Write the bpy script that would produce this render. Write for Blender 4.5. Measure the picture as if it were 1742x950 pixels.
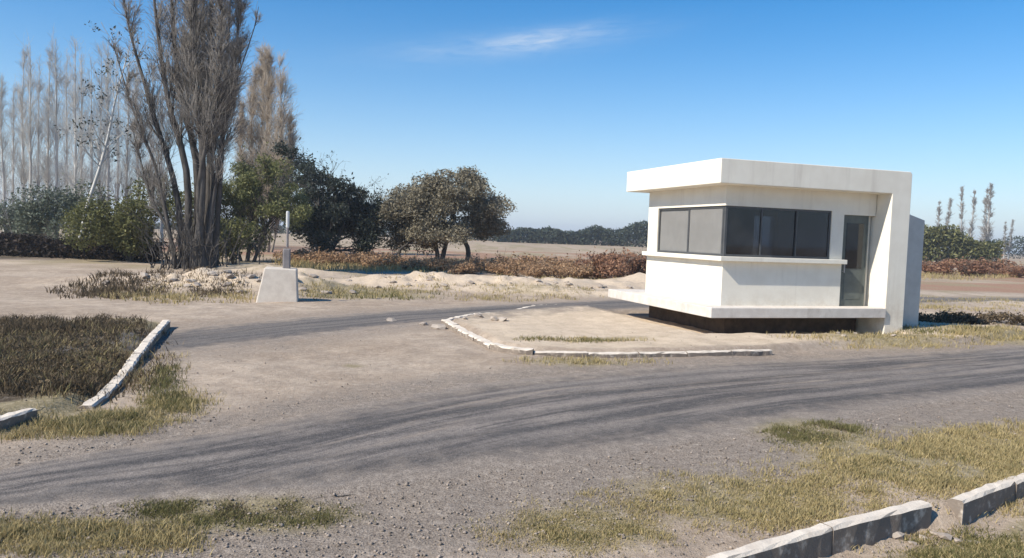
import bpy, bmesh, math, random
import numpy as np
from mathutils import Vector, Matrix
R = math.radians
for o in list(bpy.data.objects): bpy.data.objects.remove(o)
S = bpy.context.scene
C = S.collection
rng = np.random.default_rng(7); random.seed(7)

# ------------------------------------------------------------------ camera
W0, H0, F = 1742.0, 950.0, 1300.0
CAMZ, PITCH, ROLL = 2.0, math.atan(74.5/1300), R(2.0)
cam = bpy.data.cameras.new('camera'); co = bpy.data.objects.new('camera', cam); C.objects.link(co)
Mrot = Matrix.Rotation(R(90)-PITCH, 3, 'X') @ Matrix.Rotation(ROLL, 3, 'Z')
co.matrix_world = Matrix.Translation((0,0,CAMZ)) @ Mrot.to_4x4()
cam.sensor_width = 36; cam.lens = 36*F/W0; cam.clip_end = 6000; cam.clip_start = .05
S.camera = co
# ------------------------------------------------------------------ sky and sun
TRAVEL = Vector((2.38, 1.50, -2.45)).normalized()         # the way the sunlight goes
SUN_EL = math.asin(-TRAVEL.z); SUN_AZ = math.atan2(-TRAVEL.x, -TRAVEL.y)
world = bpy.data.worlds.new('World'); S.world = world; world.use_nodes = True
wn = world.node_tree.nodes; wl = world.node_tree.links; wn.clear()
sky = wn.new('ShaderNodeTexSky'); sky.sky_type = 'NISHITA'; sky.sun_disc = False
sky.sun_elevation = SUN_EL; sky.sun_rotation = SUN_AZ % (2*math.pi)
sky.air_density = 1.0; sky.dust_density = .12; sky.ozone_density = 3.0; sky.altitude = 300
bg = wn.new('ShaderNodeBackground'); bg.inputs[1].default_value = .115
wo = wn.new('ShaderNodeOutputWorld')
# thin cirrus: stretched noise over the whole dome, one wisp where the photograph has it
tc = wn.new('ShaderNodeTexCoord')
def wmath(op, a, b=None, c=None):
    n = wn.new('ShaderNodeMath'); n.operation = op
    for i, v in enumerate((a, b, c)):
        if v is None: continue
        if isinstance(v, (int, float)): n.inputs[i].default_value = v
        else: wl.new(v, n.inputs[i])
    return n.outputs[0]
sep = wn.new('ShaderNodeSeparateXYZ'); wl.new(tc.outputs['Generated'], sep.inputs[0])
zc = wmath('MAXIMUM', sep.outputs[2], .03)
az = wmath('ARCTAN2', sep.outputs[0], sep.outputs[1]); el = wmath('ARCSINE', sep.outputs[2])
cmb = wn.new('ShaderNodeCombineXYZ')
wl.new(wmath('MULTIPLY', az, 6.0), cmb.inputs[0]); wl.new(wmath('ADD', wmath('MULTIPLY', el, 40.0), wmath('MULTIPLY', az, -3.0)), cmb.inputs[1])
nz = wn.new('ShaderNodeTexNoise'); nz.inputs['Scale'].default_value = 3.2; nz.inputs['Detail'].default_value = 8; nz.inputs['Roughness'].default_value = .68; nz.inputs['Distortion'].default_value = .6
wl.new(cmb.outputs[0], nz.inputs['Vector'])
def wisp(a0, e0, ra, re, slope):
    da = wmath('SUBTRACT', az, a0); de = wmath('SUBTRACT', wmath('SUBTRACT', el, e0), wmath('MULTIPLY', da, slope))
    d = wmath('ADD', wmath('POWER', wmath('ABSOLUTE', wmath('DIVIDE', da, ra)), 2.0), wmath('POWER', wmath('ABSOLUTE', wmath('DIVIDE', de, re)), 2.0))
    return wmath('EXPONENT', wmath('MULTIPLY', d, -1.0))
w1 = wmath('MAXIMUM', wisp(.020, .2455, .085, .0125, .16), wmath('MULTIPLY', wisp(-.01, .240, .15, .016, .12), .45))
w2 = wisp(-.9, .42, .20, .02, .1); w3 = wisp(1.2, .33, .16, .016, -.1); w4 = wisp(2.7, .4, .2, .02, .1)
ws = wmath('ADD', wmath('ADD', w1, w2), wmath('ADD', w3, w4))
cf = wmath('MULTIPLY', ws, wmath('MAXIMUM', wmath('MULTIPLY', wmath('SUBTRACT', nz.outputs['Fac'], .22), 1.35), 0.0)); cf = wmath('MINIMUM', cf, .55)
mixc = wn.new('ShaderNodeMixRGB'); mixc.inputs[2].default_value = (5.4, 5.8, 6.2, 1)
hs = wn.new('ShaderNodeHueSaturation'); hs.inputs['Saturation'].default_value = 1.5; wl.new(sky.outputs[0], hs.inputs['Color'])
hm = wn.new('ShaderNodeMixRGB'); hm.inputs[2].default_value = (4.3, 5.1, 6.2, 1); wl.new(wmath('MULTIPLY', wmath('EXPONENT', wmath('MULTIPLY', wmath('MAXIMUM', el, 0.0), -8.0)), .95), hm.inputs[0]); wl.new(hs.outputs[0], hm.inputs[1])
wl.new(cf, mixc.inputs[0]); wl.new(hm.outputs[0], mixc.inputs[1]); wl.new(mixc.outputs[0], bg.inputs[0]); wl.new(bg.outputs[0], wo.inputs[0])
sl = bpy.data.lights.new('sun', 'SUN'); sl.energy = 5.0; sl.angle = R(.55); sl.color = (1, .93, .81)
so = bpy.data.objects.new('sun', sl); C.objects.link(so); so.rotation_euler = TRAVEL.to_track_quat('-Z', 'Y').to_euler(); so.location = (-20, -14, 30)
S.view_settings.view_transform = 'Standard'; S.view_settings.look = 'None'; S.view_settings.gamma = 1; S.view_settings.exposure = .42
S.render.engine = 'CYCLES'

# ------------------------------------------------------------------ helpers: pixels of the photograph -> places
RM = np.array(Mrot)
def ray(px, py):
    px = np.asarray(px, float); py = np.asarray(py, float)
    d = np.stack([(px-W0/2)/F, -(py-H0/2)/F, -np.ones_like(px)], -1)
    return d @ RM.T
def P(px, py, z=0.0):                       # the point of the ground seen at a pixel
    d = ray(px, py); t = (z-CAMZ)/np.minimum(d[..., 2], -1e-4)
    return np.stack([d[..., 0]*t, d[..., 1]*t], -1)
def PD(px, py, Y):                          # the point at distance Y seen at a pixel
    d = ray(px, py); t = Y/d[..., 1]
    return np.array([d[0]*t, Y, CAMZ+d[2]*t])
def _hash(ix, iy, s):
    h = (ix.astype(np.int64)*374761393 + iy.astype(np.int64)*668265263 + s*982451653) & 0x7fffffff
    h = ((h ^ (h >> 13))*1274126177) & 0x7fffffff
    return ((h ^ (h >> 16)) & 0xffff)/65535.0
def vnoise(x, y, s=1.0, seed=0):
    x = np.asarray(x, float)/s; y = np.asarray(y, float)/s
    ix = np.floor(x); iy = np.floor(y); fx = x-ix; fy = y-iy
    fx = fx*fx*(3-2*fx); fy = fy*fy*(3-2*fy)
    a = _hash(ix, iy, seed); b = _hash(ix+1, iy, seed); c = _hash(ix, iy+1, seed); d = _hash(ix+1, iy+1, seed)
    return (a*(1-fx)+b*fx)*(1-fy)+(c*(1-fx)+d*fx)*fy
def sst(a, b, x):
    t = np.clip((np.asarray(x, float)-a)/(b-a), 0, 1); return t*t*(3-2*t)
def inside(x, y, poly):
    r = np.zeros(np.shape(x), bool); n = len(poly)
    for i in range(n):
        x1, y1 = poly[i]; x2, y2 = poly[(i+1) % n]
        if y1 == y2: continue
        c = ((y1 > y) != (y2 > y)) & (x < (x2-x1)*(y-y1)/(y2-y1)+x1); r ^= c
    return r
def pdist(x, y, pts, closed=False):
    d = np.full(np.shape(x), 1e9); n = len(pts)
    for i in range(n if closed else n-1):
        a = pts[i]; b = pts[(i+1) % n]; ab = b-a
        t = np.clip(((x-a[0])*ab[0]+(y-a[1])*ab[1])/max(ab@ab, 1e-9), 0, 1)
        d = np.minimum(d, np.hypot(x-a[0]-t*ab[0], y-a[1]-t*ab[1]))
    return d
def sdf(x, y, poly):                        # > 0 inside
    d = pdist(x, y, poly, True); return np.where(inside(x, y, poly), d, -d)
def smooth(pts, n=12):
    pts = np.asarray(pts, float); k = len(pts); out = []
    q = np.vstack([2*pts[0]-pts[1], pts, 2*pts[-1]-pts[-2]])
    for i in range(k-1):
        a, b, c, d = q[i:i+4]
        for t in np.arange(n)/n:
            out.append(.5*((2*b)+(c-a)*t+(2*a-5*b+4*c-d)*t*t+(3*b-3*c+d-a)*t**3))
    out.append(pts[-1]); return np.array(out)

# ------------------------------------------------------------------ layout of the ground
pts = lambda L: np.array([P(a, b) for a, b in L])
BOOTH_POLY = smooth(np.vstack([pts([(757, 552), (800, 575), (850, 598), (930, 606), (1100, 607), (1310, 602), (1470, 590)]), [[10.2, 16.6], [12.5, 19.5]], pts([(1000, 527), (860, 536), (790, 545), (757, 552)])]), 5)
LEFT_KERB = smooth(pts([(-60, 742), (0, 727), (50, 713), (110, 703), (160, 686), (212, 645), (245, 605), (283, 557)]), 8)
LEFT_POLY = np.vstack([LEFT_KERB, pts([(262, 549), (200, 546), (0, 552)]), [[-22, 15.5], [-22, 6.0]], [LEFT_KERB[0]+[-6, -2]]])
NEAR_KERB = [pts([(1205, 962), (1400, 905), (1572, 862)]), pts([(1626, 862), (1700, 833), (1800, 800)])]
NK0 = NEAR_KERB[0][0]; NKD = NEAR_KERB[1][-1]-NK0; NKD = NKD/np.hypot(*NKD); NKN = np.array([NKD[1], -NKD[0]])
MAIN_FAR = smooth(pts([(-250, 845), (0, 797), (200, 762), (400, 728), (600, 688), (800, 655), (1000, 634), (1200, 618), (1450, 606), (1742, 588), (2100, 566)]), 8)
MAIN_NEAR = smooth(pts([(-300, 905), (0, 874), (280, 858), (560, 842), (800, 812), (1000, 786), (1200, 752), (1400, 722), (1742, 668), (2300, 610)]), 8)
SIDE_C = smooth(np.array([[-8.6, 8.9], [-6.2, 12.2], [-3.3, 16.6], [.2, 20.4], [4.8, 24.3], [12, 28.3], [24, 33.0]]), 8)
MOUNDS = [(-1.6, 28.6, 4.8, 1.4, .46), (3.6, 30.5, 4.0, 1.2, .32), (-9.2, 24.0, 2.2, 1.2, .42), (-6.9, 25.2, 1.6, 1.0, .45), (-12.5, 24.5, 2.4, 1.2, .3), (6.5, 34.0, 2.0, 1.2, .5), (-10.6, 33.5, 3.0, 1.6, .35), (17.5, 30, 4, 1.3, .4), (1.2, 26.2, 3.2, .8, .22)]
NKL = np.vstack([NK0-NKD*8, NEAR_KERB[0], NEAR_KERB[1], NEAR_KERB[1][-1]+NKD*8])
def kdist(x, y):
    return pdist(x, y, NKL)*np.sign((x-NK0[0])*NKN[0]+(y-NK0[1])*NKN[1]-np.interp((x-NK0[0])*NKD[0]+(y-NK0[1])*NKD[1], (NKL-NK0)@NKD, (NKL-NK0)@NKN))
def hgt(x, y):
    x = np.asarray(x, float); y = np.asarray(y, float)
    near = np.exp(-((np.maximum(np.hypot(x, y-12)-25, 0)/25)**2))
    h = (vnoise(x, y, 1.7, 1)-.5)*.07*near + (vnoise(x, y, .45, 2)-.5)*.028*near + (vnoise(x, y, .16, 3)-.5)*.012*near
    h = h + (vnoise(x, y, 9, 4)-.5)*.12*sst(22, 40, y)
    for cx, cy, sx, sy, hh in MOUNDS:
        g = np.exp(-((x-cx)/sx)**2-((y-cy)/sy)**2); h = h+hh*g*(.45+.6*vnoise(x, y, .9, 5)+.55*vnoise(x, y, .33, 6))
    rd = np.minimum(pdist(x, y, SIDE_C), 9) ; h = h*(.25+.75*sst(1.4, 2.6, rd))
    inm = inside(x, y, np.vstack([MAIN_FAR, MAIN_NEAR[::-1]])); h = np.where(inm, h*.3, h)
    s = sdf(x, y, BOOTH_POLY); h = h + .13*sst(.02, .22, s)
    s = sdf(x, y, LEFT_POLY); h = h + .10*sst(.05, .3, s) + .22*sst(.8, 3.5, s)*(vnoise(x, y, 1.3, 8)-.35)
    bu = (x-4.59)*math.cos(R(18))+(y-16.7)*math.sin(R(18)); bv = -(x-4.59)*math.sin(R(18))+(y-16.7)*math.cos(R(18))
    pit = np.minimum(np.minimum(bu+1.15, 4.5-bu), np.minimum(bv+1.05, 5-bv)); h = h-(.19)*sst(0, .5, pit)
    dn = kdist(x, y)
    h = h - .15*sst(-.03, .06, dn)*(1-sst(8, 14, np.hypot(x, y))) + .06*sst(.25, .7, dn)*(1-sst(8, 14, np.hypot(x, y)))
    return h
def hg(x, y): return float(hgt(np.array([x]), np.array([y]))[0])

# ------------------------------------------------------------------ mesh and object helpers
def setp(o, label=None, cat=None, group=None, kind=None):
    if label: o['label'] = label
    if cat: o['category'] = cat
    if group: o['group'] = group
    if kind: o['kind'] = kind
    return o
def fastmesh(name, V, Fc, smooth_=False):
    V = np.asarray(V, np.float32); Fc = np.asarray(Fc, np.int32); k = Fc.shape[1]
    me = bpy.data.meshes.new(name); me.vertices.add(len(V)); me.vertices.foreach_set('co', V.ravel())
    me.loops.add(Fc.size); me.loops.foreach_set('vertex_index', Fc.ravel()); me.polygons.add(len(Fc))
    me.polygons.foreach_set('loop_start', np.arange(len(Fc), dtype=np.int32)*k)
    try: me.polygons.foreach_set('loop_total', np.full(len(Fc), k, np.int32))
    except Exception: pass
    if smooth_: me.polygons.foreach_set('use_smooth', np.ones(len(Fc), bool))
    me.update(calc_edges=True); return me
def link(name, me, mat, parent=None, loc=(0, 0, 0)):
    o = bpy.data.objects.new(name, me); C.objects.link(o); o.location = loc
    if parent: o.parent = parent
    if mat and not me.materials: me.materials.append(mat)
    if name in ('branches', 'twigs', 'crown', 'foliage', 'stems', 'suckers'): o['kind'] = 'stuff'
    return o
def empty(name, loc, rz=0.0):
    o = bpy.data.objects.new(name, None); C.objects.link(o); o.location = loc; o.rotation_euler = (0, 0, rz); o.empty_display_size = .2; return o
def attr(me, name, vals):
    a = me.attributes.new(name, 'FLOAT', 'POINT'); a.data.foreach_set('value', np.asarray(vals, np.float32))
def copy_tree(o, parent=None):
    c = o.copy(); C.objects.link(c); c.parent = parent
    for ch in o.children: copy_tree(ch, c)
    return c
def bm_box(bm, lo, hi, bev=0.0):
    lo = Vector(lo); hi = Vector(hi); r = bmesh.ops.create_cube(bm, size=1)
    for v in r['verts']: v.co = Vector(((lo.x+hi.x)/2+v.co.x*(hi.x-lo.x), (lo.y+hi.y)/2+v.co.y*(hi.y-lo.y), (lo.z+hi.z)/2+v.co.z*(hi.z-lo.z)))
    if bev:
        es = list({e for v in r['verts'] for e in v.link_edges}); bmesh.ops.bevel(bm, geom=es, offset=bev, segments=2, affect='EDGES', profile=.5)
def box(name, lo, hi, mat, parent=None, bev=0.0):
    bm = bmesh.new(); bm_box(bm, lo, hi, bev); me = bpy.data.meshes.new(name); bm.to_mesh(me); bm.free(); return link(name, me, mat, parent)
def each(L, mat, parent):
    for nm, lo, hi in L: box(nm, lo, hi, mat, parent)
def boxes(name, L, mat, parent=None, bev=0.0):
    bm = bmesh.new()
    for lo, hi in L: bm_box(bm, lo, hi, bev)
    me = bpy.data.meshes.new(name); bm.to_mesh(me); bm.free(); return link(name, me, mat, parent)
def prism(name, poly, z0, z1, mat, parent=None, bev=0.0):       # poly in x,y ; z0,z1 may be lists per corner
    bm = bmesh.new(); n = len(poly)
    zz = lambda z, i: z[i] if isinstance(z, (list, tuple)) else z
    a = [bm.verts.new((p[0], p[1], zz(z0, i))) for i, p in enumerate(poly)]; b = [bm.verts.new((p[0], p[1], zz(z1, i))) for i, p in enumerate(poly)]
    bm.faces.new(a[::-1]); bm.faces.new(b)
    for i in range(n): bm.faces.new((a[i], a[(i+1) % n], b[(i+1) % n], b[i]))
    bmesh.ops.recalc_face_normals(bm, faces=bm.faces)
    if bev: bmesh.ops.bevel(bm, geom=list(bm.edges), offset=bev, segments=2, affect='EDGES', profile=.5)
    me = bpy.data.meshes.new(name); bm.to_mesh(me); bm.free(); return link(name, me, mat, parent)

# ------------------------------------------------------------------ materials
class NT:
    def __init__(s, name):
        s.m = bpy.data.materials.new(name); s.m.use_nodes = True; s.t = s.m.node_tree; s.t.nodes.clear()
        s.out = s.n('ShaderNodeOutputMaterial'); s.b = s.n('ShaderNodeBsdfPrincipled'); s.l(s.b.outputs[0], s.out.inputs[0])
        s.geo = s.n('ShaderNodeNewGeometry'); s.pos = s.geo.outputs['Position']
    def n(s, t): return s.t.nodes.new(t)
    def l(s, a, b): s.t.links.new(a, b)
    def put(s, sock, v):
        if isinstance(v, (int, float)): sock.default_value = v
        elif isinstance(v, tuple): sock.default_value = v if len(v) == 4 or len(sock.default_value) == 3 else v+(1,)
        else: s.l(v, sock)
    def math(s, op, a, b=0.0, c=0.0, clamp=False):
        n = s.n('ShaderNodeMath'); n.operation = op; n.use_clamp = clamp
        for i, v in enumerate((a, b, c)): s.put(n.inputs[i], v)
        return n.outputs[0]
    def noise(s, scale, detail=4, rough=.55, vec=None, dist=0.0):
        n = s.n('ShaderNodeTexNoise'); n.inputs['Scale'].default_value = scale; n.inputs['Detail'].default_value = detail; n.inputs['Roughness'].default_value = rough; n.inputs['Distortion'].default_value = dist
        s.l(vec if vec is not None else s.pos, n.inputs['Vector']); return n.outputs['Fac']
    def ramp(s, x, a, b):
        n = s.n('ShaderNodeMapRange'); n.interpolation_type = 'SMOOTHSTEP'; s.put(n.inputs[0], x); n.inputs[1].default_value = a; n.inputs[2].default_value = b; return n.outputs[0]
    def mix(s, f, a, b, mode='MIX'):
        n = s.n('ShaderNodeMixRGB'); n.blend_type = mode; s.put(n.inputs[0], f); s.put(n.inputs[1], a); s.put(n.inputs[2], b); return n.outputs[0]
    def attr(s, name):
        n = s.n('ShaderNodeAttribute'); n.attribute_name = name; return n.outputs['Fac']
    def scale(s, vec, v):
        n = s.n('ShaderNodeMapping'); s.l(vec, n.inputs[0]); n.inputs['Scale'].default_value = v; return n.outputs[0]
    def bump(s, h, strength=.5, dist=.02):
        n = s.n('ShaderNodeBump'); n.inputs['Strength'].default_value = strength; n.inputs['Distance'].default_value = dist; s.l(h, n.inputs['Height']); s.l(n.outputs[0], s.b.inputs['Normal'])
    def fin(s, col, rough=.9, spec=.2):
        s.put(s.b.inputs['Base Color'], col); s.put(s.b.inputs['Roughness'], rough); s.b.inputs['Specular IOR Level'].default_value = spec; return s.m
DIRT = (.42, .328, .245); DIRT2 = (.54, .435, .335); SAND = (.62, .50, .37); GRAV = (.225, .20, .185); GRASSY = (.25, .205, .115); DARK = (.060, .046, .030); RED = (.32, .19, .125); FIELD = (.42, .325, .235)
def earth(t):
    big = t.noise(.35, 5, .6); mid = t.noise(2.3, 6, .62); fine = t.noise(19, 5, .7); grit = t.noise(70, 3, .7)
    c = t.mix(t.ramp(big, .35, .65), DIRT, DIRT2)
    c = t.mix(t.ramp(mid, .30, .75), t.mix(.45, c, (.17, .13, .10), 'MIX'), c)
    nz = t.math('ADD', t.math('MULTIPLY', mid, .9), t.math('MULTIPLY', fine, .5))          # about .3 .. 1.1
    def over(c, a, col, k=1.0):
        m = t.ramp(t.math('SUBTRACT', t.math('ADD', t.math('MULTIPLY', t.attr(a), 1.35), nz), .70), .25, .85)
        m = t.math('MULTIPLY', m, t.ramp(t.attr(a), .0, .12)); return t.mix(t.math('MULTIPLY', m, k), c, col)
    c = over(c, 'field', t.mix(t.ramp(t.noise(.12, 4), .4, .6), FIELD, (.33, .255, .175)))
    c = over(c, 'red', RED); c = over(c, 'sand', t.mix(t.ramp(mid, .4, .6), SAND, (.54, .43, .315)))
    c = over(c, 'grav', t.mix(t.ramp(grit, .38, .62), (.17, .138, .112), (.37, .308, .25)))
    c = over(c, 'grass', t.mix(t.ramp(fine, .4, .6), GRASSY, (.33, .27, .165))); c = over(c, 'dark', t.mix(t.ramp(fine, .4, .65), DARK, (.12, .09, .06)))
    c = t.mix(t.math('MULTIPLY', t.ramp(grit, .55, .72), .35), c, (.10, .08, .065)); c = t.mix(t.math('MULTIPLY', t.ramp(t.noise(46, 2, .6), .60, .72), .35), c, (.52, .46, .40))
    gr2 = t.noise(11, 6, .78); c = t.mix(t.math('MULTIPLY', t.ramp(gr2, .50, .66), .30), c, (.62, .53, .44)); c = t.mix(t.math('MULTIPLY', t.math('SUBTRACT', 1.0, t.ramp(gr2, .36, .50)), .22), c, (.12, .092, .07))
    h = t.math('ADD', t.math('ADD', t.math('MULTIPLY', fine, .7), t.math('MULTIPLY', grit, .5)), t.math('MULTIPLY', gr2, .6)); return c, h
def m_ground():
    t = NT('earth'); c, h = earth(t); t.bump(h, .8, .03); return t.fin(c, .95, .1)
def m_road(name, base, light):
    t = NT(name); uv = t.n('ShaderNodeUVMap').outputs[0]; ec, eh = earth(t)
    st = t.noise(1.0, 5, .6, t.scale(uv, (.16, 3.2, 1))); st2 = t.noise(1.0, 4, .65, t.scale(uv, (.5, 9, 1))); pat = t.noise(.7, 4, .6, uv); grit = t.noise(85, 3, .75)
    s = t.math('ADD', t.math('MULTIPLY', st, .75), t.math('MULTIPLY', st2, .25))
    blo = t.noise(.9, 5, .65); s = t.math('ADD', s, t.math('MULTIPLY', t.math('SUBTRACT', blo, .5), .22)); c = t.mix(t.ramp(s, .40, .54), base, light)
    wv = t.math('ADD', t.attr('across'), t.math('MULTIPLY', t.math('SUBTRACT', t.noise(1.0, 4, .6, t.scale(uv, (.16, .5, 1))), .5), .16))
    trk = 0.0
    for w0, wd, kk in ((.12, .03, .75), (.24, .02, .6), (.38, .045, .95), (.52, .022, .6), (.66, .035, .8), (.84, .085, 1.0)):
        g_ = t.math('MULTIPLY', t.math('EXPONENT', t.math('MULTIPLY', t.math('POWER', t.math('ABSOLUTE', t.math('DIVIDE', t.math('SUBTRACT', wv, w0), wd)), 2.0), -1.0)), kk); trk = g_ if trk == 0.0 else t.math('MAXIMUM', trk, g_)
    c = t.mix(t.math('MULTIPLY', trk, t.ramp(t.noise(1.0, 5, .65, t.scale(uv, (.3, 7, 1))), .20, .44)), c, t.mix(.35, base, (.036, .031, .030)))
    c = t.mix(t.math('MULTIPLY', t.ramp(pat, .35, .7), .4), c, t.mix(.5, base, (.13, .122, .112)))
    g9 = t.noise(13, 6, .78); c = t.mix(t.math('MULTIPLY', t.ramp(g9, .50, .64), .35), c, (.36, .31, .265)); c = t.mix(t.math('MULTIPLY', t.math('SUBTRACT', 1.0, t.ramp(g9, .37, .50)), .4), c, (.05, .042, .038)); c = t.mix(t.ramp(grit, .35, .68), t.mix(.55, c, (.03, .03, .03)), t.mix(.22, c, (.45, .42, .40)))
    wear = t.math('ADD', t.attr('edge'), t.math('MULTIPLY', t.math('SUBTRACT', t.math('ADD', t.math('MULTIPLY', st, .6), t.math('MULTIPLY', t.noise(3, 5, .65), .8)), .70), 1.3))
    c = t.mix(t.math('MULTIPLY', t.ramp(wear, .05, .75), t.math('SUBTRACT', 1.0, t.math('MULTIPLY', t.ramp(t.noise(1.0, 7, .72, t.scale(uv, (.22, 3.2, 1))), .50, .66), .5))), ec, c)
    t.bump(t.math('ADD', grit, t.math('MULTIPLY', eh, .5)), .7, .02); return t.fin(c, .88, .25)
def m_plain(name, a, b, sc=6.0, rough=.85, spec=.25, bump=.3, bsc=40.0, stain=None):
    t = NT(name); c = t.mix(t.ramp(t.noise(sc, 6, .62), .32, .68), a, b)
    if stain: c = t.mix(t.math('MULTIPLY', t.ramp(t.noise(sc*.6, 7, .7, t.scale(t.pos, (1, 1, .35))), .52, .74), stain[1]), c, stain[0])
    if bump: t.bump(t.noise(bsc, 5, .65), bump, .01)
    return t.fin(c, rough, spec)
def m_leaf(name, a, b, c3, trans=.25):
    t = NT(name); r = t.geo.outputs['Random Per Island']
    c = t.mix(t.ramp(r, .0, .55), a, b); c = t.mix(t.ramp(r, .72, 1.0), c, c3)
    t.fin(c, .75, .15); d = t.n('ShaderNodeBsdfTranslucent'); t.l(c, d.inputs[0]); mx = t.n('ShaderNodeMixShader'); mx.inputs[0].default_value = trans
    t.l(t.b.outputs[0], mx.inputs[1]); t.l(d.outputs[0], mx.inputs[2]); t.l(mx.outputs[0], t.out.inputs[0]); return t.m
def m_bark(name, a, b, sc=5.0):
    t = NT(name); o = t.n('ShaderNodeTexCoord').outputs['Object']; n = t.noise(sc, 6, .65, t.scale(o, (1, 1, .25)))
    t.bump(n, .8, .03); return t.fin(t.mix(t.ramp(n, .35, .65), a, b), .9, .15)
def m_glass(name, tint, dust):
    t = NT(name); tr = t.n('ShaderNodeBsdfTransparent'); tr.inputs[0].default_value = tint
    gl = t.n('ShaderNodeBsdfGlossy'); gl.inputs['Roughness'].default_value = .04; gl.inputs[0].default_value = (.9, .92, .95, 1)
    fr = t.n('ShaderNodeFresnel'); fr.inputs[0].default_value = 1.5
    m1 = t.n('ShaderNodeMixShader'); t.l(fr.outputs[0], m1.inputs[0]); t.l(tr.outputs[0], m1.inputs[1]); t.l(gl.outputs[0], m1.inputs[2])
    t.fin((.46, .45, .43), .95, .1); m2 = t.n('ShaderNodeMixShader'); t.put(m2.inputs[0], t.math('MULTIPLY_ADD', t.ramp(t.noise(2.2, 6, .65), .3, .75), .06, dust))
    t.l(m1.outputs[0], m2.inputs[1]); t.l(t.b.outputs[0], m2.inputs[2]); t.l(m2.outputs[0], t.out.inputs[0]); return t.m
M = {}
M['earth'] = m_ground()
M['main'] = m_road('worn_asphalt', (.074, .061, .055), (.38, .315, .262)); M['side'] = m_road('dusty_asphalt', (.10, .088, .080), (.26, .22, .185))
t = NT('white_render'); wc = t.mix(t.ramp(t.noise(2.2, 6, .62), .32, .68), (.80, .752, .645), (.745, .692, .585))
wc = t.mix(t.math('MULTIPLY', t.ramp(t.noise(1.0, 7, .68, t.scale(t.pos, (3.2, 3.2, .22))), .50, .72), .42), wc, (.53, .47, .39)); spz = t.n('ShaderNodeSeparateXYZ'); t.l(t.pos, spz.inputs[0])
spl = t.math('MULTIPLY', t.math('SUBTRACT', 1.0, t.ramp(spz.outputs[2], .55, 1.05)), t.ramp(t.noise(4, 6, .7), .35, .65)); wc = t.mix(t.math('MULTIPLY', spl, .40), wc, (.50, .41, .31)); t.bump(t.noise(45, 5, .65), .16, .01); M['white'] = t.fin(wc, .85, .2)
M['slab'] = m_plain('cast_concrete', (.66, .61, .55), (.57, .52, .465), 4, .9, .2, .3, 50, ((.30, .25, .20), .45))
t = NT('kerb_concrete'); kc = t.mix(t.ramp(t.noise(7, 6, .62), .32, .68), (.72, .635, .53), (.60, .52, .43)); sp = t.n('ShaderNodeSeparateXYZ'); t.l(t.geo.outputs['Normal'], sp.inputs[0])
kc = t.mix(t.math('MULTIPLY', t.ramp(t.noise(5, 7, .7), .52, .74), .35), kc, (.33, .27, .21)); shade_soil = t.math('MULTIPLY', t.math('SUBTRACT', 1.0, t.ramp(t.math('ABSOLUTE', sp.outputs[2]), .2, .6)), t.ramp(t.noise(9, 5, .65), .22, .5))
kc = t.mix(t.math('MULTIPLY', shade_soil, .85), kc, (.15, .115, .09)); t.bump(t.noise(60, 5, .65), .6, .01); M['kerb'] = t.fin(kc, .92, .2)  # upright faces painted dark brown for their shade, plus some caked soil
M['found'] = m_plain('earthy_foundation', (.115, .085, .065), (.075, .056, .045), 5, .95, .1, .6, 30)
M['frame'] = m_plain('dark_aluminium', (.055, .058, .062), (.075, .078, .08), 9, .45, .5, 0)
M['blind'] = m_plain('grey_blind', (.62, .61, .59), (.55, .54, .52), 2, .9, .1, 0); M['alu'] = m_plain('grey_aluminium', (.30, .31, .32), (.36, .37, .38), 9, .45, .5, 0)
M['glass'] = m_glass('dark_tinted_glass', (.22, .25, .30, 1), .0); M['clear'] = m_glass('clear_glass', (.9, .92, .92, 1), .04); M['dusty'] = m_glass('dusty_glass', (.40, .42, .43, 1), .42)
M['inner'] = m_plain('booth_inner_paint', (.46, .45, .42), (.40, .39, .365), 4, .9, .2, 0); M['desk'] = m_plain('dark_laminate', (.10, .085, .07), (.14, .115, .09), 9, .5, .4, 0)
M['plinth'] = m_plain('whitewashed_plinth', (.62, .555, .475), (.53, .465, .395), 4, .9, .2, .3, 40, ((.40, .34, .29), .4)); M['stone'] = m_plain('grey_stone', (.25, .228, .225), (.20, .183, .18), 6, .9, .2, .4, 30)
M['door'] = m_plain('grey_green_door', (.115, .13, .118), (.09, .103, .094), 5, .6, .35, 0); M['greyp'] = m_plain('grey_render', (.56, .545, .50), (.49, .475, .435), 3, .9, .2, .2, 50); M['lamp'] = m_plain('white_lantern', (.58, .585, .57), (.5, .505, .49), 8, .5, .4, 0)
M['rock'] = m_plain('rubble', (.42, .36, .30), (.30, .25, .21), 3, .95, .15, .5, 25)
t = NT('pebble'); M['pebble'] = t.fin(t.mix(t.ramp(t.geo.outputs['Random Per Island'], .0, 1.0), (.16, .132, .108), (.36, .30, .25)), .9, .2)
M['straw'] = m_leaf('dry_grass', (.50, .40, .21), (.39, .31, .155), (.24, .21, .09), .3); M['olive'] = m_leaf('olive_grass', (.20, .18, .078), (.135, .13, .052), (.36, .30, .15), .3); M['weed'] = m_leaf('dark_weed', (.145, .108, .068), (.088, .067, .043), (.25, .185, .11), .2)
M['barkd'] = m_bark('dark_bark', (.055, .049, .044), (.115, .103, .092)); M['barkt'] = m_bark('tan_bark', (.23, .195, .16), (.31, .265, .22)); M['barkp'] = m_bark('pale_bark', (.46, .445, .41), (.58, .56, .52), 3); M['barkg'] = m_bark('grey_bark', (.30, .295, .285), (.40, .395, .38))
M['twigb'] = m_plain('brown_twigs', (.25, .228, .205), (.33, .30, .265), .8, .9, .1, 0); M['twigt'] = m_plain('tan_twigs', (.42, .35, .27), (.50, .42, .33), .8, .9, .1, 0); M['twigp'] = m_plain('pale_twigs', (.42, .41, .395), (.50, .49, .465), .8, .9, .1, 0)
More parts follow.
